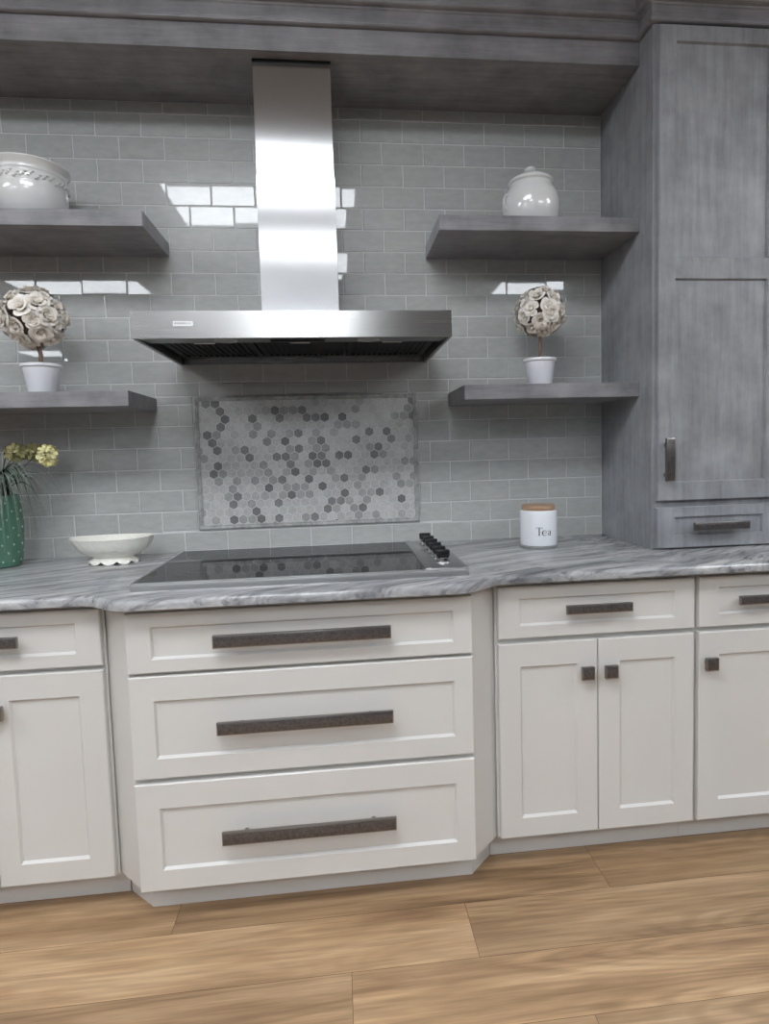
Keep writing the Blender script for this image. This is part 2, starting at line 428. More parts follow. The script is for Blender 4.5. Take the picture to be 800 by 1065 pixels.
for row in range(-1, 21):
    zt = Z0 - row*TZP; zb = zt - TZP
    zt = min(zt, SOF); zb = max(zb, CT-0.02)
    if zt - zb < 0.006: continue
    ph = 0 if row % 2 else TXP/2
    for k in range(-20, 2):
        x0 = k*TXP + ph; x1 = x0 + TXP
        x1 = min(x1, PX)
        if x1 <= x0: continue
        clip_tile(x0, x1, zb, zt)
struct(mb.build('wall_back', [M['tile'], M['grout']]))

# floor
RX0, RX1, RY = -8.0, 7.0, -12.0
mb = MB(); bm = mb.bm; pl = bm.loops.layers.float_color.new('plank')
mb.mi = 1; mb.box(RX0, RX1, -2.5462, 0.1, -0.1, -0.0012); mb.mi = 2; mb.box(RX0, RX1, RY, -2.5462, -0.1, 0.0)  # beyond the planks the added dark carpet lowers the bounce
PW = 0.182; PL = 1.225
known = {3: (-1.465, [None]), 4: (-0.668, None), 5: (-0.988, None)}
tones = {(3, -1): 0.50, (3, 0): 0.40, (3, 1): 0.42, (4, -1): 0.57, (4, 0): 0.42, (5, -1): 0.47, (5, 0): 0.58}
for r_ in range(0, 14):
    y1 = -0.727 + 0.182*4 - r_*PW      # row 4 spans -.727..-.909
    y0 = y1 - PW
    st = known[r_][0] if r_ in known else random.uniform(-1.2, 0)
    k0 = math.floor((RX0-st)/PL)
    for k in range(k0, 14):
        a, c_ = st+k*PL, st+(k+1)*PL
        a, c_ = max(a, RX0), min(c_, RX1)
        if c_-a < 0.02: continue
        t = tones.get((r_, k), random.uniform(0.44, 0.56)); g = 0.0006
        f = mb.quad((a+g, y0+g, 0), (c_-g, y0+g, 0), (c_-g, y1-g, 0), (a+g, y1-g, 0)); f.material_index = 0
        col = (t, random.random(), random.random(), 1)
        for l in f.loops: l[pl] = col
struct(mb.build('floor', [M['floor'], M['floorgap'], M['added_carpet']]))

# lit troffers sit in openings of the ceiling; four more are added for fill
PAN = [(-2.05, -0.83, -2.41, -1.80), (-4.12, -2.90, -4.41, -3.80), (0.77, 1.99, -4.41, -3.80), (-1.46, -0.85, -3.72, -3.11),
       (-6.3, -5.3, -9.0, -8.39), (-2.05, -0.83, -6.4, -5.79), (-2.05, -0.83, -9.2, -8.59),
       (-4.55, -3.33, -2.41, -1.80), (1.75, 2.97, -2.41, -1.80), (-6.6, -5.38, -6.4, -5.79), (3.3, 4.52, -4.41, -3.80)]  # side panels added for fill light, placed outside the tile reflections
mb = MB(); mb.box(RX0, RX1, RY, 0.1, CEIL, CEIL+0.08); struct(mb.build('ceiling', M['ceiling']))
for i, (x0, x1, y0, y1) in enumerate(PAN):
    what = ['recessed rectangular ceiling light just in front of the hood', 'lit ceiling panel left of the middle row', 'lit ceiling panel right of the middle row',
            'small square lit ceiling panel behind the first one', 'lit ceiling panel in the far left corner', 'lit ceiling panel in the third row by the centre',
            'lit ceiling panel farthest back in the centre', 'added ceiling fill panel left of the first row', 'added ceiling fill panel right of the first row',
            'added ceiling fill panel left of the third row', 'added ceiling fill panel at the far right of the middle row'][i]
    t = thing('ceiling_light', ((x0+x1)/2, (y0+y1)/2, CEIL), what, 'ceiling light', 'ceiling light panels')
    mb = MB(); w = 0.02
    for a in ((x0-w, x1+w, y0-w, y0), (x0-w, x1+w, y1, y1+w), (x0-w, x0, y0, y1), (x1, x1+w, y0, y1)): mb.box(*a, CEIL-0.012, CEIL)
    mb.build('frame', M['lightframe'], t)
    mb = MB(); mb.box(x0, x1, y0, y1, CEIL-0.008, CEIL-0.001); mb.build('diffuser', M['lamp'], t)
mb = MB(); mb.box(RX0-0.1, RX0, RY, 0.1, 0, CEIL); struct(mb.build('wall_left', M['wallp']))
mb = MB(); mb.box(RX1, RX1+0.1, RY, 0.1, 0, CEIL); struct(mb.build('wall_right', M['wallp']))
mb = MB(); mb.box(RX0, -3.2, 0.0, 0.1, 0, CEIL); mb.box(1.0, RX1, 0.0, 0.1, 0, CEIL); struct(mb.build('wall_back_bays', M['wallp']))
mb = MB(); mb.box(RX0, RX1, RY-0.1, RY, 0, CEIL); struct(mb.build('wall_front', M['wallp']))
mb = MB(); mb.box(-0.65, RX1, -5.0, -4.9, 0, CEIL); struct(mb.build('wall_partition', M['darkwall']))

# ------------------------------------------------------------------ base cabinets
yR, yB, TH = -0.6333, -0.7096, 0.019
ZT = 0.8695
def kick(parent, poly): 
    mb = MB(); mb.prism(poly, 0.0, 0.106); return mb.build('toe_kick', M['white'], parent)
def body(parent, poly):
    mb = MB(); mb.prism(poly, 0.105, 0.8842); return mb.build('body', M['white'], parent)

# left cabinet
t = thing('base_cabinet', (-1.935, -0.3, 0), 'white shaker base cabinet at the left end, below the green vase', 'cabinet')
body(t, [(-2.245, -0.613), (-1.628, -0.613), (-1.628, -0.004), (-2.245, -0.004)])
kick(t, [(-2.245, -0.543), (-1.628, -0.543), (-1.628, -0.01), (-2.245, -0.01)])
d = shaker('drawer', M['white'], t, -2.238, -1.6332, 0.7125, ZT, -2.172, -1.698, [(0.748, 0.833)], yR)
pull('handle', d, -2.04, -1.832, 0.781, 0.811, yR)
d = shaker('door', M['white'], t, -1.934, -1.6332, 0.110, 0.700, -1.8785, -1.698, [(0.170, 0.632)], yR); knob(d, -1.902, 0.607, yR)
d = shaker('door', M['white'], t, -2.238, -1.937, 0.110, 0.700, -2.172, -1.9925, [(0.170, 0.632)], yR); knob(d, -1.969, 0.607, yR)
# centre drawer cabinet with angled sides
t = thing('drawer_cabinet', (-1.085, -0.35, 0), 'white cabinet of three wide drawers standing forward under the cooktop', 'cabinet')
body(t, [(-1.5435, -0.690), (-0.627, -0.690), (-0.627, -0.004), (-1.5435, -0.004)])
for s, pts in (('l', [(-1.6268, -0.606), (-1.5438, -0.6905), (-1.5438, -0.662), (-1.6268, -0.578)]), ('r', [(-0.6265, -0.6905), (-0.5410, -0.606), (-0.5410, -0.578), (-0.6265, -0.662)])):
    mb = MB(); mb.prism(pts, 0.104, 0.8842); mb.build('angled_filler', M['white'], t)
kick(t, [(-1.542, -0.618), (-0.622, -0.618), (-0.622, -0.01), (-1.542, -0.01)])
mb = MB(); mb.prism([(-1.6255, -0.542), (-1.5422, -0.618), (-1.5422, -0.60), (-1.6255, -0.524)], 0, 0.1035); mb.build('angled_kick', M['white'], t)
mb = MB(); mb.prism([(-0.6218, -0.618), (-0.549, -0.542), (-0.549, -0.524), (-0.6218, -0.60)], 0, 0.1035); mb.build('angled_kick', M['white'], t)
for z0, z1, a, c_, h0, h1 in ((0.7086, ZT, 0.744, 0.831, 0.775, 0.809), (0.4218, 0.6992, 0.476, 0.634, 0.543, 0.577), (0.1103, 0.408, 0.168, 0.340, 0.243, 0.278)):
    d = shaker('drawer', M['white'], t, -1.5433, -0.6267, z0, z1, -1.481, -0.680, [(a, c_)], yB)
    pull('handle', d, -1.317, -0.854, h0, h1, yB, 0.035)
# right cabinet
t = thing('base_cabinet', (-0.232, -0.3, 0), 'white shaker base cabinet with two doors and one drawer, below the canister', 'cabinet')
body(t, [(-0.540, -0.613), (0.0765, -0.613), (0.0765, -0.004), (-0.540, -0.004)])
kick(t, [(-0.5475, -0.543), (0.0765, -0.543), (0.0765, -0.01), (-0.5475, -0.01)])
d = shaker('drawer', M['white'], t, -0.5337, 0.0699, 0.7155, ZT, -0.471, 0.0065, [(0.752, 0.8335)], yR)
pull('handle', d, -0.338, -0.138, 0.786, 0.8125, yR)
d = shaker('door', M['white'], t, -0.5337, -0.2340, 0.110, 0.7005, -0.4695, -0.297, [(0.170, 0.631)], yR); knob(d, -0.2735, 0.6075, yR)
d = shaker('door', M['white'], t, -0.2310, 0.0699, 0.110, 0.7005, -0.165, 0.008, [(0.172, 0.631)], yR); knob(d, -0.2015, 0.6075, yR)
# far right cabinet
t = thing('base_cabinet', (0.30, -0.3, 0), 'white shaker base cabinet at the right end, below the tall grey cabinet', 'cabinet')
body(t, [(0.0775, -0.613), (0.70, -0.613), (0.70, -0.004), (0.0775, -0.004)])
kick(t, [(0.0775, -0.543), (0.70, -0.543), (0.70, -0.01), (0.0775, -0.01)])
d = shaker('drawer', M['white'], t, 0.0850, 0.5090, 0.7155, ZT, 0.1475, 0.4465, [(0.753, 0.8365)], yR)
pull('handle', d, 0.197, 0.397, 0.785, 0.812, yR)
d = shaker('door', M['white'], t, 0.0850, 0.5090, 0.110, 0.7005, 0.150, 0.4440, [(0.172, 0.631)], yR); knob(d, 0.112, 0.6095, yR)

# ------------------------------------------------------------------ worktop
def worktop():
    yr, yb = -0.676, -0.757
    out = []
    def step(x0, x1, ya, yc, n=14):
        for i in range(n+1):
            s = i/n; e = (1-math.cos(PI*s))/2
            out.append((x0+(x1-x0)*s, ya+(yc-ya)*(0.75*e+0.25*s)))
    out.append((-2.30, yr)); 
    step(-1.655, -1.535, yr, yb); step(-0.655, -0.525, yb, yr); out.append((0.705, yr))
    mb = MB(); bm = mb.bm
    # front edge profile, eased top and rough-cut lower arris
    prof = [(0.006, 0.8848), (0.0, 0.889), (0.0, 0.8985), (0.0012, 0.906), (0.0045, 0.9115), (0.010, CT)]
    n = len(out)
    nrm = []
    for i in range(n):
        a = out[max(i-1, 0)]; c_ = out[min(i+1, n-1)]
        dx, dy = c_[0]-a[0], c_[1]-a[1]; l = math.hypot(dx, dy); nrm.append((-dy/l, dx/l))
    rows = []
    for off, z in prof: rows.append([bm.verts.new((out[i][0]+nrm[i][0]*off, out[i][1]+nrm[i][1]*off, z)) for i in range(n)])
    for a, c_ in zip(rows, rows[1:]):
        for i in range(n-1): bm.faces.new((a[i], a[i+1], c_[i+1], c_[i]))
    yb_ = -0.0065
    tb = [bm.verts.new((out[i][0]+nrm[i][0]*0.01, yb_, CT)) for i in range(n)]
    bb = [bm.verts.new((out[i][0]+nrm[i][0]*0.006, yb_, 0.8848)) for i in range(n)]
    for i in range(n-1):
        bm.faces.new((rows[-1][i], rows[-1][i+1], tb[i+1], tb[i])); bm.faces.new((bb[i], bb[i+1], rows[0][i+1], rows[0][i])); bm.faces.new((tb[i], tb[i+1], bb[i+1], bb[i]))
    for i in (0, n-1):
        bm.faces.new([r_[i] for r_ in rows] + [tb[i], bb[i]])
    return tag(mb.build('countertop', M['stone'], None, smooth=35), 'grey veined stone countertop curving forward around the cooktop', 'countertop')
worktop()

# ------------------------------------------------------------------ cooktop
CTP = 0.936
cx0, cx1, cy0, cy1 = -1.5415, -0.6205, -0.655, -0.113
t = thing('cooktop', ((cx0+cx1)/2, (cy0+cy1)/2, CT), 'black glass electric cooktop with steel rim and six side knobs', 'cooktop')
mb = MB()
mb.box(cx0, cx1, cy0, cy1, CT+0.0002, CTP-0.004, 0.0008)
for a in ((cx0, cx1, cy0, cy0+0.011), (cx0, cx0+0.008, cy0+0.011, cy1-0.006), (cx0, cx1, cy1-0.006, cy1)): mb.box(*a, CTP-0.0042, CTP, 0.0012)
mb.build('rim', M['steel'], t, smooth=30)
GX = -0.743
mb = MB(); mb.box(cx0+0.0082, GX, cy0+0.0112, cy1-0.0062, CTP-0.0038, CTP-0.0006, 0.0006)
gl = mb.build('glass_surface', M['glass_black'], t)
def ring(mb, x, y, r, w, z, n=56):
    vi = [mb.bm.verts.new((x+(r-w)*math.cos(2*PI*i/n), y+(r-w)*math.sin(2*PI*i/n), z)) for i in range(n)]
    vo_ = [mb.bm.verts.new((x+r*math.cos(2*PI*i/n), y+r*math.sin(2*PI*i/n), z)) for i in range(n)]
    for i in range(n): mb.bm.faces.new((vi[i], vo_[i], vo_[(i+1)%n], vi[(i+1)%n]))
for x, y, r in ((-1.385, -0.50, 0.078), (-1.385, -0.255, 0.10), (-1.14, -0.385, 0.115), (-0.90, -0.50, 0.10), (-0.90, -0.245, 0.078)):
    mb = MB(); ring(mb, x, y, r, 0.0012, CTP-0.0004); ring(mb, x, y, r*0.55, 0.001, CTP-0.0004); mb.build('burner_marking', M['marking'], gl)
mb = MB()
mb.box(GX+0.0005, cx1, cy0+0.0112, cy1-0.0062, CTP-0.004, CTP+0.0010, 0.0008)
mb.box(GX+0.0005, GX+0.018, cy0+0.0112, cy1-0.0062, CTP+0.0008, CTP+0.0030, 0.001)
cp = mb.build('control_panel', M['steel'], t, smooth=30)
KX = -0.676
def mk_knob():
    mb = MB(); z = CTP+0.001; cx, cy = KX, -0.548
    mb.mi = 1; mb.lathe([(0.0240, z), (0.0240, z+0.003), (0.0220, z+0.005), (0.0210, z+0.013), (0.0190, z+0.015)], cx, cy, 32, close_top=True, close_bot=True)
    mb.mi = 0
    mb.lathe([(0.0190, z+0.0148), (0.0190, z+0.019), (0.017, z+0.021)], cx, cy, 28, close_top=True, close_bot=True)
    mb.box(cx-0.020, cx+0.020, cy-0.0065, cy+0.0065, z+0.017, z+0.036, 0.003, 3)
    return mb.build('knob', [M['black'], M['chrome']], t, (cx, cy, z), smooth=35)
k0 = mk_knob()
for i in range(1, 6):
    k = k0.copy(); COL.objects.link(k); k.parent = t; k.location = k0.location + Vector((0, i*0.0745, 0))

# ------------------------------------------------------------------ mosaic panel
mx0, mx1, mz0, mz1 = MOS
t = thing('mosaic_panel', ((mx0+mx1)/2, -0.002, mz0), 'framed panel of small grey marble hexagons set into the tiled wall', 'mosaic')
mb = MB(); bm = mb.bm
W = 0.019
prof = [(0.0, -0.0005), (0.0005, -0.008), (0.003, -0.0125), (0.006, -0.0145), (0.0095, -0.0135), (0.012, -0.0105), (0.0135, -0.0108), (0.0175, -0.0105), (W, -0.008), (W, -0.0005)]
loops = []
for o_, y in prof: loops.append([bm.verts.new(p) for p in ((mx0+o_, y, mz0+o_), (mx1-o_, y, mz0+o_), (mx1-o_, y, mz1-o_), (mx0+o_, y, mz1-o_))])
for a, c_ in zip(loops, loops[1:]):
    for i in range(4): bm.faces.new((a[i], a[(i+1)%4], c_[(i+1)%4], c_[i]))
mb.build('frame', M['pencil'], t, smooth=50)
mb = MB(); bm = mb.bm; tone = bm.loops.layers.float_color.new('tone')
ix0, ix1, iz0, iz1 = mx0+W, mx1-W, mz0+W, mz1-W
mb.mi = 1; mb.quad((ix0, -0.0058, iz0), (ix1, -0.0058, iz0), (ix1, -0.0058, iz1), (ix0, -0.0058, iz1))
HP = 0.0334; RR = HP/math.sqrt(3); hr = RR*0.94
def clip_poly(poly, ax, val, keep_less):
    res = []
    for i in range(len(poly)):
        p, q = poly[i], poly[(i+1) % len(poly)]
        ip = (p[ax] <= val) == keep_less or p[ax] == val; iq = (q[ax] <= val) == keep_less or q[ax] == val
        if ip: res.append(p)
        if ip != iq:
            s = (val-p[ax])/(q[ax]-p[ax]); res.append((p[0]+(q[0]-p[0])*s, p[1]+(q[1]-p[1])*s))
    return res
row = 0; z = iz1 - 0.010
while z > iz0-RR:
    x = ix0 - 0.006 + (HP/2 if row % 2 else 0)
    while x < ix1+HP:
        def hexa(r):
            p = [(x+r*math.sin(PI/3*i), z+r*math.cos(PI/3*i)) for i in range(6)]
            for ax, v, kl in ((0, ix0, False), (0, ix1, True), (1, iz0, False), (1, iz1, True)):
                if len(p) > 2: p = clip_poly(p, ax, v, kl)
            return p
        p1, p2 = hexa(hr), hexa(hr-0.001)
        q = random.random()
        g = random.uniform(178, 194) if q < 0.60 else (random.uniform(150, 168) if q < 0.82 else random.uniform(110, 134))
        l_ = lin(g)
        col = (l_, l_*0.995, l_*0.975, 1)
        if len(p2) > 2 and len(p1) > 2:
            fs_ = []
            B = [bm.verts.new((a, -0.0068, c_)) for a, c_ in p2]; fs_.append(bm.faces.new(B))
            if len(p1) == len(p2):
                A = [bm.verts.new((a, -0.0052, c_)) for a, c_ in p1]
                for i in range(len(A)):
                    j = (i+1) % len(A)
                    fs_.append(bm.faces.new((A[i], A[j], B[j], B[i])))
            for f in fs_:
                f.material_index = 0
                for l in f.loops: l[tone] = col
        x += HP
    z -= HP*0.866; row += 1
ho = mb.build('hexagon_tiles', [M['hex'], M['hexgrout']], t)

# ------------------------------------------------------------------ range hood
hx0, hx1, hyf, hz0, hz1 = -1.5405, -0.6295, -0.5256, 1.6040, 1.6805
t = thing('range_hood', ((hx0+hx1)/2, -0.26, hz0), 'flat stainless steel chimney range hood mounted above the cooktop', 'range hood')
hb = -0.0068
mb = MB(); w = 0.0016
mb.box(hx0, hx1, hyf, hyf+w, hz0, hz1, 0.0006)                      # fascia
mb.box(hx0, hx0+w, hyf+w, hb, hz0, hz1); mb.box(hx1-w, hx1, hyf+w, hb, hz0, hz1)
mb.box(hx0+w, hx1-w, hyf+w, hb, hz1-w, hz1)
mb.box(hx0+w, hx1-w, hb-w, hb, hz0, hz1-w)
cn = mb.build('canopy', M['canopy'], t)
mb = MB()
lip = 0.012
mb.box(hx0+w, hx0+lip, hyf+w, hb-w, hz0, hz0+0.0015); mb.box(hx1-lip, hx1-w, hyf+w, hb-w, hz0, hz0+0.0015)
mb.box(hx0+lip, hx1-lip, hb-0.010, hb-w, hz0, hz0+0.0015)
# front lighting strip rises gently towards the filters
mb.bm.faces.new([mb.bm.verts.new(p) for p in ((hx0+lip, hyf+w, hz0+0.0015), (hx1-lip, hyf+w, hz0+0.0015), (hx1-lip, hyf+0.135, hz0+0.011), (hx0+lip, hyf+0.135, hz0+0.011))])
mb.bm.faces.new([mb.bm.verts.new(p) for p in ((hx0+lip, hyf+0.135, hz0+0.011), (hx1-lip, hyf+0.135, hz0+0.011), (hx1-lip, hyf+0.137, hz0+0.048), (hx0+lip, hyf+0.137, hz0+0.048))])
for xx in (hx0+lip, hx1-lip):
    mb.bm.faces.new([mb.bm.verts.new(p) for p in ((xx, hyf+w, hz0+0.0015), (xx, hb-0.015, hz0+0.0015), (xx, hb-0.015, hz0+0.048), (xx, hyf+w, hz0+0.048))])
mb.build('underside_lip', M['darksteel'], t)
mb = MB(); mb.box(hx0+w, hx1-w, hyf+0.137, hb-w, hz0+0.050, hz0+0.052); mb.build('inner_plate', M['filter'], t)
fw_ = (hx1-hx0-2*lip-0.03)/3
for i in range(3):
    x0 = hx0+lip+0.008+i*(fw_+0.007); mb = MB()
    y0, y1, zf = hyf+0.150, hb-0.03, hz0+0.024
    for a in ((x0, x0+fw_, y0, y0+0.012), (x0, x0+fw_, y1-0.012, y1), (x0, x0+0.012, y0+0.012, y1-0.012), (x0+fw_-0.012, x0+fw_, y0+0.012, y1-0.012)): mb.box(*a, zf, zf+0.008, 0.001)
    nb = 14
    for k in range(nb):
        xx = x0+0.016+(fw_-0.032)*k/(nb-1); mb.box(xx-0.004, xx+0.004, y0+0.012, y1-0.012, zf+0.001, zf+0.004)
    mb.box(x0+0.012, x0+fw_-0.012, y0+0.012, y1-0.012, zf+0.006, zf+0.0075)
    f_ = mb.build('filter', M['filter'], t)
    mb = MB(); xm = x0+fw_/2; mb.tube([(xm-0.035, y0+0.02, zf), (xm-0.03, y0+0.02, zf-0.008), (xm+0.03, y0+0.02, zf-0.008), (xm+0.035, y0+0.02, zf)], 0.0022, 8); mb.build('filter_handle', M['steel'], f_)
for x in (hx0+0.245, hx1-0.245):
    mb = MB(); yl = hyf+0.068; zz = hz0+0.0050
    mb.lathe([(0.034, zz+0.003), (0.034, zz-0.0005), (0.030, zz-0.002), (0.028, zz-0.0005)], x, yl, 32); lp = mb.build('lamp_ring', M['steel'], t, smooth=40)
    mb = MB(); mb.lathe([(0.028, zz-0.0005), (0.001, zz-0.0012)], x, yl, 32, close_top=True); mb.build('lens', M['lens'], lp, smooth=40)
mb = MB(); mb.box(-1.165, -1.005, hyf+0.055, hyf+0.075, hz0-0.0005, hz0+0.008, 0.001); mb.build('control_strip', M['black'], t)
# badge on the fascia
mb = MB(); mb.box(-1.427, -1.372, hyf-0.0012, hyf, 1.6375, 1.6515, 0.0004); bd = mb.build('badge', M['badge'], cn)
mb = MB()
for i, (a, c_) in enumerate([(0, .6), (.75, 1.35), (1.5, 2.1), (2.25, 2.8), (2.95, 3.5), (3.7, 4.3), (4.45, 5.0), (5.15, 5.75), (5.9, 6.2)]):
    xx = -1.4235+a*0.0048; x2 = -1.4235+c_*0.0048; z0 = 1.6432
    mb.box(xx, xx+0.0008, hyf-0.0015, hyf-0.0011, z0, z0+0.0046)
    mb.box(xx, x2, hyf-0.0015, hyf-0.0011, z0+(0.0038 if i % 2 else 0), z0+(0.0046 if i % 2 else 0.0008))
    mb.box(x2-0.0007, x2, hyf-0.0015, hyf-0.0011, z0+0.001, z0+0.0046)
mb.build('badge_lettering', M['badge_ink'], bd)
mb = MB()
for i in range(3): mb.box(-1.3915+i*0.005, -1.388+i*0.005, hyf-0.0015, hyf-0.0011, 1.6432, 1.6478)
mb.build('badge_mark', M['badge_light'], bd)
# chimney, two telescoping sleeves
dx0, dx1, dyf = -1.2080, -0.9575, -0.270
mb = MB(); zs = 2.166
def sleeve(mb, x0, x1, yf, z0, z1, w=0.002):
    mb.box(x0, x1, yf, yf+w, z0, z1); mb.box(x0, x0+w, yf+w, hb, z0, z1); mb.box(x1-w, x1, yf+w, hb, z0, z1); mb.box(x0+w, x1-w, hb-w, hb, z0, z1)
sleeve(mb, dx0, dx1, dyf, hz1, zs); mb.build('lower_duct_cover', M['duct'], t)
mb = MB(); sleeve(mb, dx0+0.0022, dx1-0.0022, dyf+0.0022, zs-0.05, SOF-0.014); mb.build('upper_duct_cover', M['duct'], t)
mb = MB(); mb.box(dx0+0.001, dx1-0.001, dyf+0.004, hb-0.002, SOF-0.0145, SOF-0.0004); mb.build('ceiling_collar', M['black'], t)

# ------------------------------------------------------------------ shelves
def shelf(x0, x1, z0, z1, yf, label):
    mb = MB(); mb.box(x0, x1, yf, -0.0068, z0, z1, 0.0012); return tag(mb.build('floating_shelf', M['grey_x'], None, ((x0+x1)/2, -0.0068, z0)), label, 'shelf', 'grey floating shelves')
shelf(-2.35, -1.5574, 1.9894, 2.0385, -0.3088, 'thick grey wood floating shelf at upper left, carrying the round white bowl')
shelf(-0.6227, PX-0.0004, 1.9885, 2.0370, -0.3088, 'thick grey wood floating shelf at upper right, carrying the lidded white jar')
shelf(-2.35, -1.6311, 1.4362, 1.4853, -0.3075, 'grey wood floating shelf at lower left, carrying the larger rose topiary')
shelf(-0.5484, PX-0.0004, 1.4362, 1.4853, -0.3075, 'grey wood floating shelf at lower right, carrying the smaller rose topiary')

# ------------------------------------------------------------------ valance, crown moulding
t = thing('valance', (-1.1, -0.15, SOF), 'grey wood valance box spanning above the hood and shelves', 'valance')
mb = MB(); mb.box(-2.6, PX-0.0004, -0.3066, -0.288, SOF, 2.64, 0.001); mb.build('face_board', M['grey_x'], t)
mb = MB(); mb.box(-2.6, PX-0.0004, -0.2878, -0.0005, SOF+0.0005, SOF+0.019); mb.build('soffit_board', M['grey_x'], t)
def moulding():
    path = [(-2.6, -0.3068), (PX-0.0006, -0.3068), (PX-0.0006, -0.3925), (0.80, -0.3925)]
    prof = [(0.0, 2.603), (0.010, 2.603), (0.0155, 2.606), (0.0165, 2.611), (0.013, 2.615), (0.014, 2.619), (0.009, 2.621), (0.009, 2.655),
            (0.012, 2.657), (0.014, 2.662), (0.021, 2.664), (0.027, 2.669), (0.028, 2.675), (0.023, 2.680), (0.023, 2.684), (0.030, 2.700), (0.036, 2.735), (0.052, 2.79), (0.080, 2.85), (0.088, 2.87), (0.088, 2.90), (0.0, 2.90)]
    mb = MB(); bm = mb.bm
    dirs = []
    for a, c_ in zip(path, path[1:]):
        l = math.hypot(c_[0]-a[0], c_[1]-a[1]); dirs.append(((c_[1]-a[1])/l, -(c_[0]-a[0])/l))
    rows = []
    for o_, z in prof:
        r_ = []
        for i, (x, y) in enumerate(path):
            if i == 0: n = dirs[0]; k = 1
            elif i == len(path)-1: n = dirs[-1]; k = 1
            else:
                n = (dirs[i-1][0]+dirs[i][0], dirs[i-1][1]+dirs[i][1]); k = 1
            r_.append(bm.verts.new((x+n[0]*o_*k, y+n[1]*o_*k, z)))
        rows.append(r_)
    for a, c_ in zip(rows, rows[1:]):
        for i in range(len(path)-1): bm.faces.new((a[i], a[i+1], c_[i+1], c_[i]))
    return tag(mb.build('crown_moulding', M['grey_x'], None, (-0.9, -0.35, 2.603), smooth=25), 'grey wood crown moulding running above the valance and tall cabinet', 'moulding')
moulding()

# ------------------------------------------------------------------ tall grey cabinet on the worktop
t = thing('tall_cabinet', (0.33, -0.2, CT), 'tall grey stained wood cabinet standing on the countertop at right', 'cabinet')
mb = MB(); mb.box(PX, 0.60, -0.3914, -0.0068, CT+0.0003, 2.602, 0.001); mb.build('body', M['grey_z'], t)
PF = -0.411
d = shaker('door', M['grey_z'], t, 0.0785, 0.5150, 1.0790, 2.5930, 0.1345, 0.4590, [(1.140, 1.8065), (1.8725, 2.5435)], PF, rec=0.009, cham=0.004)
pull('handle', d, 0.089, 0.119, 1.146, 1.288, PF, 0.033)
d = shaker('drawer', M['grey_z'], t, 0.0765, 0.5150, 0.9190, 1.0560, 0.1375, 0.4540, [(0.9610, 1.0240)], PF, rec=0.008, cham=0.003)
pull('handle', d, 0.189, 0.386, 0.978, 1.006, PF, 0.033)

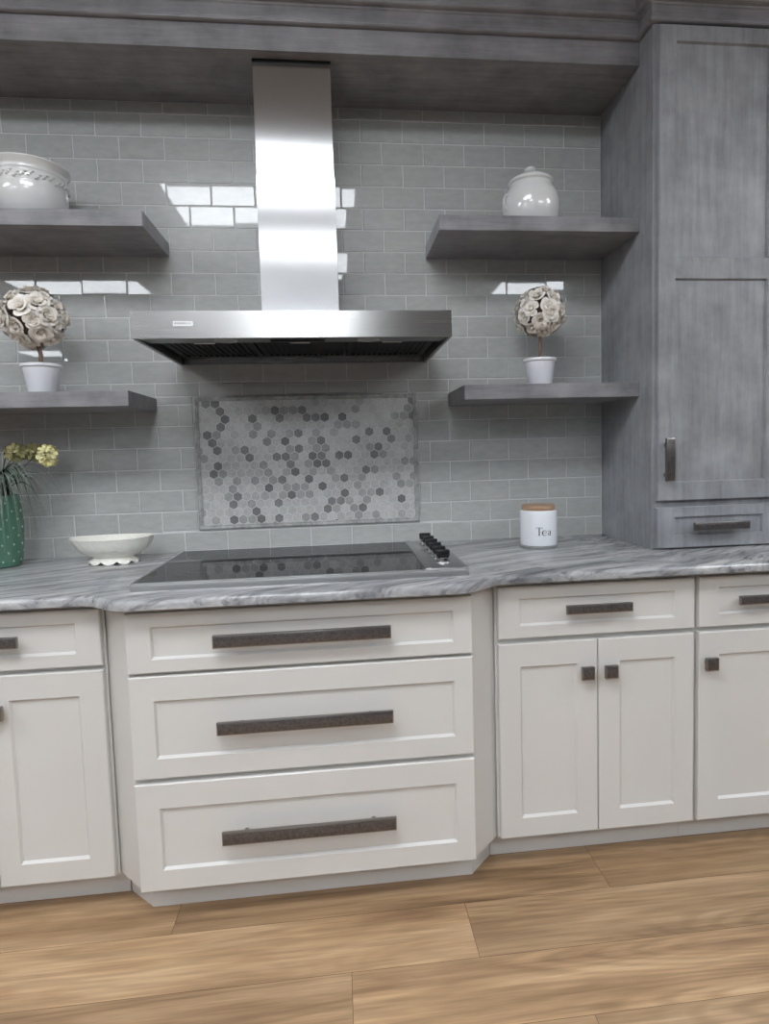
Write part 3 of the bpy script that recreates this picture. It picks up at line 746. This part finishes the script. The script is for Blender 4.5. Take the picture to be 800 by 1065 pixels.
# ------------------------------------------------------------------ countertop and shelf objects
def canister():
    cx, cy, r = -0.2735, -0.2330, 0.0655
    t = thing('canister', (cx, cy, CT), 'white tea canister with a wooden lid on the countertop', 'canister')
    mb = MB(); z = CT
    mb.lathe([(r-0.006, z+0.0003), (r-0.001, z+0.0015), (r-0.0005, z+0.008), (r-0.004, z+0.010)], cx, cy, 56, close_bot=True, close_top=True)
    mb.build('base_ring', M['steel'], t, smooth=40)
    mb = MB()
    mb.lathe([(r-0.005, z+0.0095), (r-0.001, z+0.0110), (r, z+0.014), (r, z+0.1300), (r-0.0015, z+0.1335), (r-0.005, z+0.1345), (r-0.0065, z+0.131)], cx, cy, 64, close_bot=True, close_top=True)
    bd = mb.build('body', M['enamel'], t, smooth=40)
    mb = MB(); q = r-0.008
    mb.lathe([(q-0.001, z+0.1325), (q, z+0.134), (q, z+0.149), (q-0.002, z+0.1515), (q-0.01, z+0.152)], cx, cy, 56, close_bot=True, close_top=True)
    mb.build('lid', M['lidwood'], t, smooth=40)
    # lettering, serif, wrapped on the wall of the canister
    H = 0.0285
    def stroke(mb, pts):
        # pts: (x, z, width) in units of H; ribbon
        out = []
        for i, p in enumerate(pts):
            a = pts[max(i-1, 0)]; b_ = pts[min(i+1, len(pts)-1)]
            dx, dz = b_[0]-a[0], b_[1]-a[1]; l = math.hypot(dx, dz) or 1
            nx, nz = -dz/l, dx/l; w = p[2]/2
            out.append(((p[0]+nx*w, p[1]+nz*w), (p[0]-nx*w, p[1]-nz*w)))
        def P(q_):
            th = A0 + q_[0]*H/r; rr = r+0.0003
            return (cx+rr*math.sin(th), cy-rr*math.cos(th), z0+q_[1]*H)
        for a, b_ in zip(out, out[1:]): mb.quad(P(a[0]), P(b_[0]), P(b_[1]), P(a[1]))
    A0 = -0.44; z0 = z+0.0485
    def seg(x0, z0_, x1, z1_, w, n=4): return [(x0+(x1-x0)*i/n, z0_+(z1_-z0_)*i/n, w) for i in range(n+1)]
    mb = MB()
    stroke(mb, seg(0.36, 0.0, 0.36, 1.0, 0.13)); stroke(mb, seg(0.0, 0.975, 0.74, 0.975, 0.05)); stroke(mb, seg(0.22, 0.02, 0.50, 0.02, 0.04))
    stroke(mb, [(0.02, 0.99, 0.04), (0.03, 0.88, 0.05), (0.015, 0.78, 0.03)]); stroke(mb, [(0.72, 0.99, 0.04), (0.71, 0.88, 0.05), (0.725, 0.78, 0.03)])
    ex, ez, er = 1.01, 0.32, 0.31
    pts = []
    for i in range(25):
        a = math.radians(8 + i*312/24); pts.append((ex+er*0.88*math.cos(a), ez+er*math.sin(a), 0.05+0.08*max(0, -math.cos(a))))
    stroke(mb, pts); stroke(mb, seg(ex-er*0.85, ez+0.03, ex+er*0.88, ez+0.03, 0.045))
    ax = 1.50
    stroke(mb, [(ax-0.02, 0.46, 0.11), (ax+0.0, 0.54, 0.07), (ax+0.10, 0.60, 0.05), (ax+0.22, 0.57, 0.07), (ax+0.27, 0.47, 0.12), (ax+0.27, 0.2, 0.12), (ax+0.29, 0.06, 0.09), (ax+0.36, 0.02, 0.05), (ax+0.42, 0.06, 0.03)])
    stroke(mb, [(ax+0.26, 0.38, 0.05), (ax+0.10, 0.33, 0.06), (ax-0.01, 0.24, 0.10), (ax-0.02, 0.13, 0.11), (ax+0.06, 0.03, 0.07), (ax+0.17, 0.04, 0.05), (ax+0.26, 0.14, 0.05)])
    mb.build('tea_lettering', M['ink'], bd, recalc=False)
canister()

def footed_bowl():
    cx, cy = -1.755, -0.170; z = CT
    t = thing('footed_bowl', (cx, cy, z), 'cream oval footed bowl with embossed leaves and scalloped foot left of the cooktop', 'bowl')
    sx, sy = 1.0, 0.60
    mb = MB()
    def sc(r, zz, a, k, wavy=False):
        return r, zz
    prof_o = [(0.062, z+0.022), (0.086, z+0.031), (0.106, z+0.043), (0.121, z+0.058), (0.131, z+0.073), (0.1370, z+0.084), (0.1395, z+0.087), (0.1370, z+0.0885), (0.130, z+0.083), (0.112, z+0.060), (0.085, z+0.042), (0.04, z+0.034)]
    def fn(r, zz, a, k):
        rim = 0.006*abs(math.cos(a))**3 * (1 if k in (4, 5, 6, 7, 8) else 0)
        rel = 0
        if 1 <= k <= 4: rel = 0.0018*math.sin(a*14+k*1.7)+0.0015*math.sin(a*23+k*2.3)
        return r+rel, zz+rim*0.8
    rings = mb.lathe(prof_o, 0, 0, 96, fn, close_top=True)
    # scalloped foot
    foot = [(0.060, z+0.026), (0.064, z+0.021), (0.070, z+0.014), (0.080, z+0.0085), (0.084, z+0.0)]
    def fn2(r, zz, a, k):
        s = abs(math.sin(a*5)) 
        if k == 4: return r, z+0.0003+0.0105*(1-s)**1.4
        return r, zz+(0.004*s if k == 3 else 0)
    mb.lathe(foot, 0, 0, 144, fn2)
    foot_in = [(0.082, z+0.0006), (0.076, z+0.010), (0.066, z+0.018), (0.050, z+0.028)]
    def fn3(r, zz, a, k):
        s = abs(math.sin(a*5))
        if k == 0: return r, z+0.0003+0.0105*(1-s)**1.4
        return r, zz+(0.004*s if k == 1 else 0)
    mb.lathe(foot_in, 0, 0, 144, fn3)
    for v in mb.bm.verts: v.co.x = v.co.x*sx + cx; v.co.y = v.co.y*sy + cy
    mb.build('bowl_body', M['cream_relief'], t, smooth=45)
footed_bowl()

def jar():
    cx, cy, z = -0.272, -0.185, 2.0372
    t = thing('lidded_jar', (cx, cy, z), 'white glazed lidded jar on the upper right shelf', 'jar')
    mb = MB()
    mb.lathe([(0.082, z+0.0003), (0.089, z+0.004), (0.0955, z+0.025), (0.0995, z+0.055), (0.1005, z+0.080), (0.097, z+0.105), (0.087, z+0.125), (0.0785, z+0.137), (0.0765, z+0.146), (0.080, z+0.150), (0.0765, z+0.152), (0.072, z+0.148), (0.068, z+0.13)], cx, cy, 64, close_bot=True, close_top=True)
    b_ = mb.build('body', M['ceramic'], t, smooth=45)
    for s in (-1, 1):
        mb = MB(); pts = []
        for i in range(11):
            a = math.radians(-80+160*i/10); rr = 0.0955+0.0155*math.cos(a)
            ang = math.radians(198 if s < 0 else 18)
            pts.append((cx+rr*math.cos(ang), cy+rr*math.sin(ang), z+0.080+0.024*math.sin(a)))
        mb.tube(pts, 0.0062, 10); mb.build('ear_handle', M['ceramic'], b_, smooth=60)
    mb = MB()
    mb.lathe([(0.070, z+0.150), (0.0795, z+0.1525), (0.0800, z+0.157), (0.074, z+0.165), (0.058, z+0.176), (0.038, z+0.184), (0.018, z+0.188), (0.013, z+0.190)], cx, cy, 56, close_bot=True, close_top=True)
    l_ = mb.build('lid', M['ceramic'], t, smooth=45)
    mb = MB()
    mb.lathe([(0.012, z+0.1885), (0.012, z+0.193), (0.018, z+0.197), (0.0200, z+0.203), (0.017, z+0.209), (0.008, z+0.212)], cx, cy, 32, close_bot=True, close_top=True)
    mb.build('lid_knob', M['ceramic'], l_, smooth=60)
jar()

def round_bowl():
    cx, cy, z = -1.940, -0.178, 2.0387
    t = thing('round_bowl', (cx, cy, z), 'round white ceramic bowl with a raised band on the upper left shelf', 'bowl')
    mb = MB()
    prof = [(0.078, z+0.0003), (0.084, z+0.004), (0.098, z+0.030), (0.107, z+0.056), (0.1095, z+0.080), (0.1080, z+0.098), (0.1075, z+0.102), (0.1095, z+0.108), (0.1090, z+0.124), (0.1070, z+0.130), (0.1065, z+0.134), (0.1085, z+0.138), (0.1070, z+0.142),
            (0.1095, z+0.152), (0.1170, z+0.161), (0.1200, z+0.166), (0.1185, z+0.170), (0.1130, z+0.170), (0.106, z+0.160), (0.103, z+0.13), (0.098, z+0.07), (0.07, z+0.02)]
    def fn(r, zz, a, k): return r, zz
    mb.lathe(prof, cx, cy, 80, fn, close_bot=True, close_top=True)
    # relief of leaves and buds round the band
    for i in range(34):
        a = 2*PI*i/34; rr = 0.1093
        zc = z+0.115+0.004*math.sin(i*2.1)
        c_ = (cx+rr*math.cos(a), cy+rr*math.sin(a), zc)
        mb.ball(c_, 0.0052, (0.9, 0.9, 0.8), 8, 6)
        for s in (-1, 1):
            a2 = a+s*0.055; mb.ball((cx+rr*math.cos(a2), cy+rr*math.sin(a2), zc+s*0.006), 0.0050, (1, 1, 0.55), 8, 6)
    mb.build('bowl_body', M['ceramic'], t, smooth=45)
round_bowl()

def petal(mb, ang, tilt_r0, r0, r1, z0, h, w, curl, cup=0.35, nu=5, nv=5):
    g = []
    for j in range(nv):
        v = j/(nv-1); row = []
        rad = r0+(r1-r0)*v**1.2 + curl*max(0, v-0.65)*0.9
        zz = z0+h*(1-(1-v)**1.6) - curl*max(0, v-0.7)*0.8
        ww = w*(0.45+0.55*math.sin(min(1, v*1.25)*PI*0.5))*(1-0.35*max(0, v-0.75)/0.25)
        for i in range(nu):
            u = -1+2*i/(nu-1)
            a = ang+u*ww
            rr = rad*(1-cup*u*u*0.25)
            row.append(mb.bm.verts.new((rr*math.cos(a), rr*math.sin(a), zz-0.12*h*u*u*(v**2))))
        g.append(row)
    for j in range(nv-1):
        for i in range(nu-1): mb.bm.faces.new((g[j][i], g[j][i+1], g[j+1][i+1], g[j+1][i]))
def rose_mesh(name, openness, seed):
    rnd = random.Random(seed); mb = MB()
    for k in range(3): petal(mb, k*2.1+0.3, 0, 0.001, 0.004, 0.006, 0.018, 1.2, 0.0005)
    for k in range(3): petal(mb, k*2.1+1.2, 0, 0.003, 0.009+0.001*openness, 0.004, 0.020, 1.15, 0.002*openness)
    for k in range(4): petal(mb, k*PI/2+rnd.random(), 0, 0.005, 0.0145+0.003*openness, 0.001, 0.0205, 0.95, 0.005*openness)
    for k in range(5): petal(mb, k*2*PI/5+0.5+rnd.random()*0.5, 0, 0.006, 0.021+0.005*openness, -0.001, 0.0165, 0.78, 0.008*openness)
    mb.ball((0, 0, 0.012), 0.0062, (1, 1, 1.3), 10, 8)
    me = bpy.data.meshes.new(name); mb.bm.to_mesh(me); mb.bm.free(); me.materials.append(M['petal'])
    me.polygons.foreach_set('use_smooth', [True]*len(me.polygons))
    return me
RM = [rose_mesh('rose', 0.7, 1), rose_mesh('rose', 1.0, 2), rose_mesh('rose', 1.3, 3)]
def topiary(cx, cy, z, pr, pb, ph, bz, br, sr, label, nr, scale):
    t = thing('rose_topiary', (cx, cy, z), label, 'artificial plant', 'rose topiaries')
    mb = MB()
    mb.lathe([(pb, z+0.0003), (pb+0.002, z+0.003), (pr-0.006, z+ph-0.012), (pr-0.001, z+ph-0.009), (pr, z+ph-0.004), (pr-0.001, z+ph), (pr-0.006, z+ph), (pr-0.009, z+ph-0.014), (0.01, z+ph-0.018)], cx, cy, 48, close_bot=True)
    p = mb.build('pot', M['pot'], t, smooth=40)
    mb = MB(); mb.lathe([(pr-0.010, z+ph-0.016), (pr*0.5, z+ph-0.010), (0.004, z+ph-0.008)], cx, cy, 24, close_top=True, close_bot=True); mb.build('moss', M['soil'], p)
    bx_ = cx-0.012 if br > 0.094 else cx+0.003
    mb = MB(); mb.tube([(cx, cy, z+ph-0.016), (cx+0.001, cy, z+ph+0.03), (bx_, cy, bz-br*0.5)], sr, 12); mb.build('stem', M['stem'], t, smooth=60)
    core = br*0.72
    mb = MB(); mb.ball((bx_, cy, bz), core, (1, 1, 1), 24, 16); mb.build('moss_ball', M['darkcore'], t, smooth=60)
    rnd = random.Random(int(abs(cx)*1000))
    for i in range(nr):
        zz = 1-2*(i+0.5)/nr; rr = math.sqrt(max(0, 1-zz*zz)); a = i*2.39996+rnd.uniform(-0.12, 0.12)
        n = Vector((rr*math.cos(a), rr*math.sin(a), zz)); n = (n+Vector((rnd.uniform(-.12, .12), rnd.uniform(-.12, .12), rnd.uniform(-.12, .12)))).normalized()
        if zz < -0.93: continue
        o = bpy.data.objects.new('rose', RM[rnd.randrange(3)]); COL.objects.link(o); o.parent = t
        s = scale*rnd.uniform(0.88, 1.12)
        pos = Vector((bx_-cx, 0, bz-z)) + n*(core-0.001)
        o.matrix_local = Matrix.Translation(pos) @ n.to_track_quat('Z', 'Y').to_matrix().to_4x4() @ Matrix.Rotation(rnd.uniform(0, 6.28), 4, 'Z') @ Matrix.Diagonal((s, s, s*1.1, 1))
topiary(-1.9335, -0.200, 1.4853, 0.0610, 0.0410, 0.098, 1.733, 0.096, 0.0065, 'larger topiary ball of ivory roses in a white pot, on the lower left shelf', 38, 1.26)
topiary(-0.247, -0.190, 1.4853, 0.0590, 0.0400, 0.099, 1.748, 0.092, 0.0055, 'smaller topiary ball of ivory roses in a white pot, on the lower right shelf', 38, 1.08)

def vase():
    cx, cy, z = -2.128, -0.145, CT
    t = thing('vase', (cx, cy, z), 'tall green ceramic vase with raised dots at the left end of the countertop', 'vase')
    prof = [(0.048, z+0.0003), (0.056, z+0.004), (0.063, z+0.03), (0.069, z+0.09), (0.0715, z+0.14), (0.069, z+0.19), (0.063, z+0.235), (0.0615, z+0.243), (0.0575, z+0.243), (0.058, z+0.22), (0.064, z+0.14), (0.052, z+0.02)]
    mb = MB(); mb.lathe(prof, cx, cy, 56, close_bot=True, close_top=True)
    mb.build('vase_body', M['green'], t, smooth=45)
    mb = MB()
    for j in range(8):
        zz = z+0.022+j*0.028
        rr = 0.0
        for (r0, z0), (r1, z1) in zip(prof, prof[1:8]):
            if z0 <= zz <= z1: rr = r0+(r1-r0)*(zz-z0)/(z1-z0)
        for i in range(12):
            a = 2*PI*(i+(j % 2)*0.5)/12; mb.ball((cx+rr*math.cos(a), cy+rr*math.sin(a), zz), 0.0042, (0.8, 0.8, 1), 8, 6)
    mb.build('raised_dots', M['greendot'], t, smooth=60)
    # grass spray
    rnd = random.Random(5)
    top = z+0.235
    mb = MB(); bm = mb.bm
    def blade(a, reach, lift, droop, w, mi=0):
        mb.mi = mi; base = Vector((cx+0.02*math.cos(a), cy+0.02*math.sin(a), z+0.03)); pts = []
        out = Vector((math.cos(a), math.sin(a), 0)); n = 16
        for i in range(n+1):
            s = i/n
            if s < 0.35:
                q = s/0.35; p = base + out*(0.012*q) + Vector((0, 0, (top-z-0.03+lift*0.55)*q))
            else:
                q = (s-0.35)/0.65; p = base + out*(0.012+reach*q**0.85) + Vector((0, 0, (top-z-0.03)+lift*0.55+lift*0.45*math.sin(q*PI*0.55)*1.2-droop*q**2.2))
            pts.append(p)
        side = Vector((-math.sin(a), math.cos(a), 0))
        L_ = [bm.verts.new(p+side*w*(1-(i/n)**2)*0.5+Vector((0, 0, w*0.2))) for i, p in enumerate(pts)]
        C_ = [bm.verts.new(p) for p in pts]
        R_ = [bm.verts.new(p-side*w*(1-(i/n)**2)*0.5+Vector((0, 0, w*0.2))) for i, p in enumerate(pts)]
        for i in range(n):
            for A, B in ((L_, C_), (C_, R_)):
                f = bm.faces.new((A[i], A[i+1], B[i+1], B[i])); f.material_index = mi
    for i in range(64):
        a = rnd.uniform(-PI*0.62, PI*0.12) if i < 52 else rnd.uniform(0, 2*PI)
        reach = rnd.uniform(0.07, 0.19)
        if math.sin(a) > 0: reach *= max(0.25, 0.6-math.sin(a)*0.5)
        blade(a, reach, rnd.uniform(0.10, 0.17), rnd.uniform(0.14, 0.34), rnd.uniform(0.0035, 0.0065), 0 if rnd.random() < 0.65 else 1)
    for i in range(34):
        a = rnd.uniform(0, 2*PI); blade(a, rnd.uniform(0.03, 0.08), rnd.uniform(0.05, 0.11), rnd.uniform(0.02, 0.10), 0.026, 1)
    for i in range(26):
        a = rnd.uniform(-0.8, 0.15); blade(a, rnd.uniform(0.10, 0.20), rnd.uniform(0.11, 0.16), rnd.uniform(0.10, 0.26), rnd.uniform(0.004, 0.007), 0)
    tag(mb.build('grass_spray', [M['leaf'], M['leafdark']], None, (cx, cy, z+0.03), recalc=False), 'spray of thin drooping grey-green grass blades in the green vase', 'artificial plant')
    # flowers
    def flower(c, n, r, mat, label, sx=1, sz=1):
        t = thing('flower_stem', (cx+0.01, cy-0.01, z+0.05), label, 'artificial flower')
        mb = MB(); mb.tube([(cx+0.01, cy-0.01, z+0.05), (cx+0.012, cy-0.012, top+0.02), (c[0]-0.03, c[1], c[2]+0.01), c], 0.0018, 6); mb.build('stem', M['leafdark'], t)
        for i in range(n):
            mb = MB(); zz = 1-2*(i+0.5)/n; rr = math.sqrt(1-zz*zz); a = i*2.4
            d = Vector((rr*math.cos(a)*sx, rr*math.sin(a), zz*sz))
            for k in range(5): petal(mb, k*2*PI/5, 0, 0.001, 0.013, 0, 0.007, 0.62, 0.003, nu=4, nv=4)
            q = d.normalized().to_track_quat('Z', 'Y').to_matrix().to_4x4()
            bmesh.ops.transform(mb.bm, matrix=Matrix.Translation(Vector(c)+d*r) @ q @ Matrix.Rotation(rnd.uniform(0, 6), 4, 'Z') @ Matrix.Scale(1.5, 4), verts=mb.bm.verts)
            mb.build('blossom', mat, t, recalc=False, smooth=60)
    flower((-1.938, -0.19, 1.286), 14, 0.020, M['yellow'], 'pale yellow blossom cluster reaching right out of the green vase', 0.8, 1.35)
    flower((-2.005, -0.13, 1.300), 12, 0.020, M['olive'], 'dull olive yellow blossom cluster behind, nearer the middle of the vase', 1.0, 0.8)
    flower((-2.055, -0.15, 1.300), 12, 0.022, M['olive'], 'dull olive yellow blossom cluster at the very left edge of the photo', 1.0, 0.8)
vase()

# ------------------------------------------------------------------ world and colour
w = bpy.data.worlds.new('world'); SC.world = w; w.use_nodes = True
w.node_tree.nodes['Background'].inputs[0].default_value = (0.8, 0.85, 0.9, 1); w.node_tree.nodes['Background'].inputs[1].default_value = 0.3
vs = SC.view_settings
SC.display_settings.display_device = 'sRGB'
vs.view_transform = 'Standard'; vs.look = 'None'; vs.gamma = 1.0; vs.use_curve_mapping = False
vs.exposure = 1.0
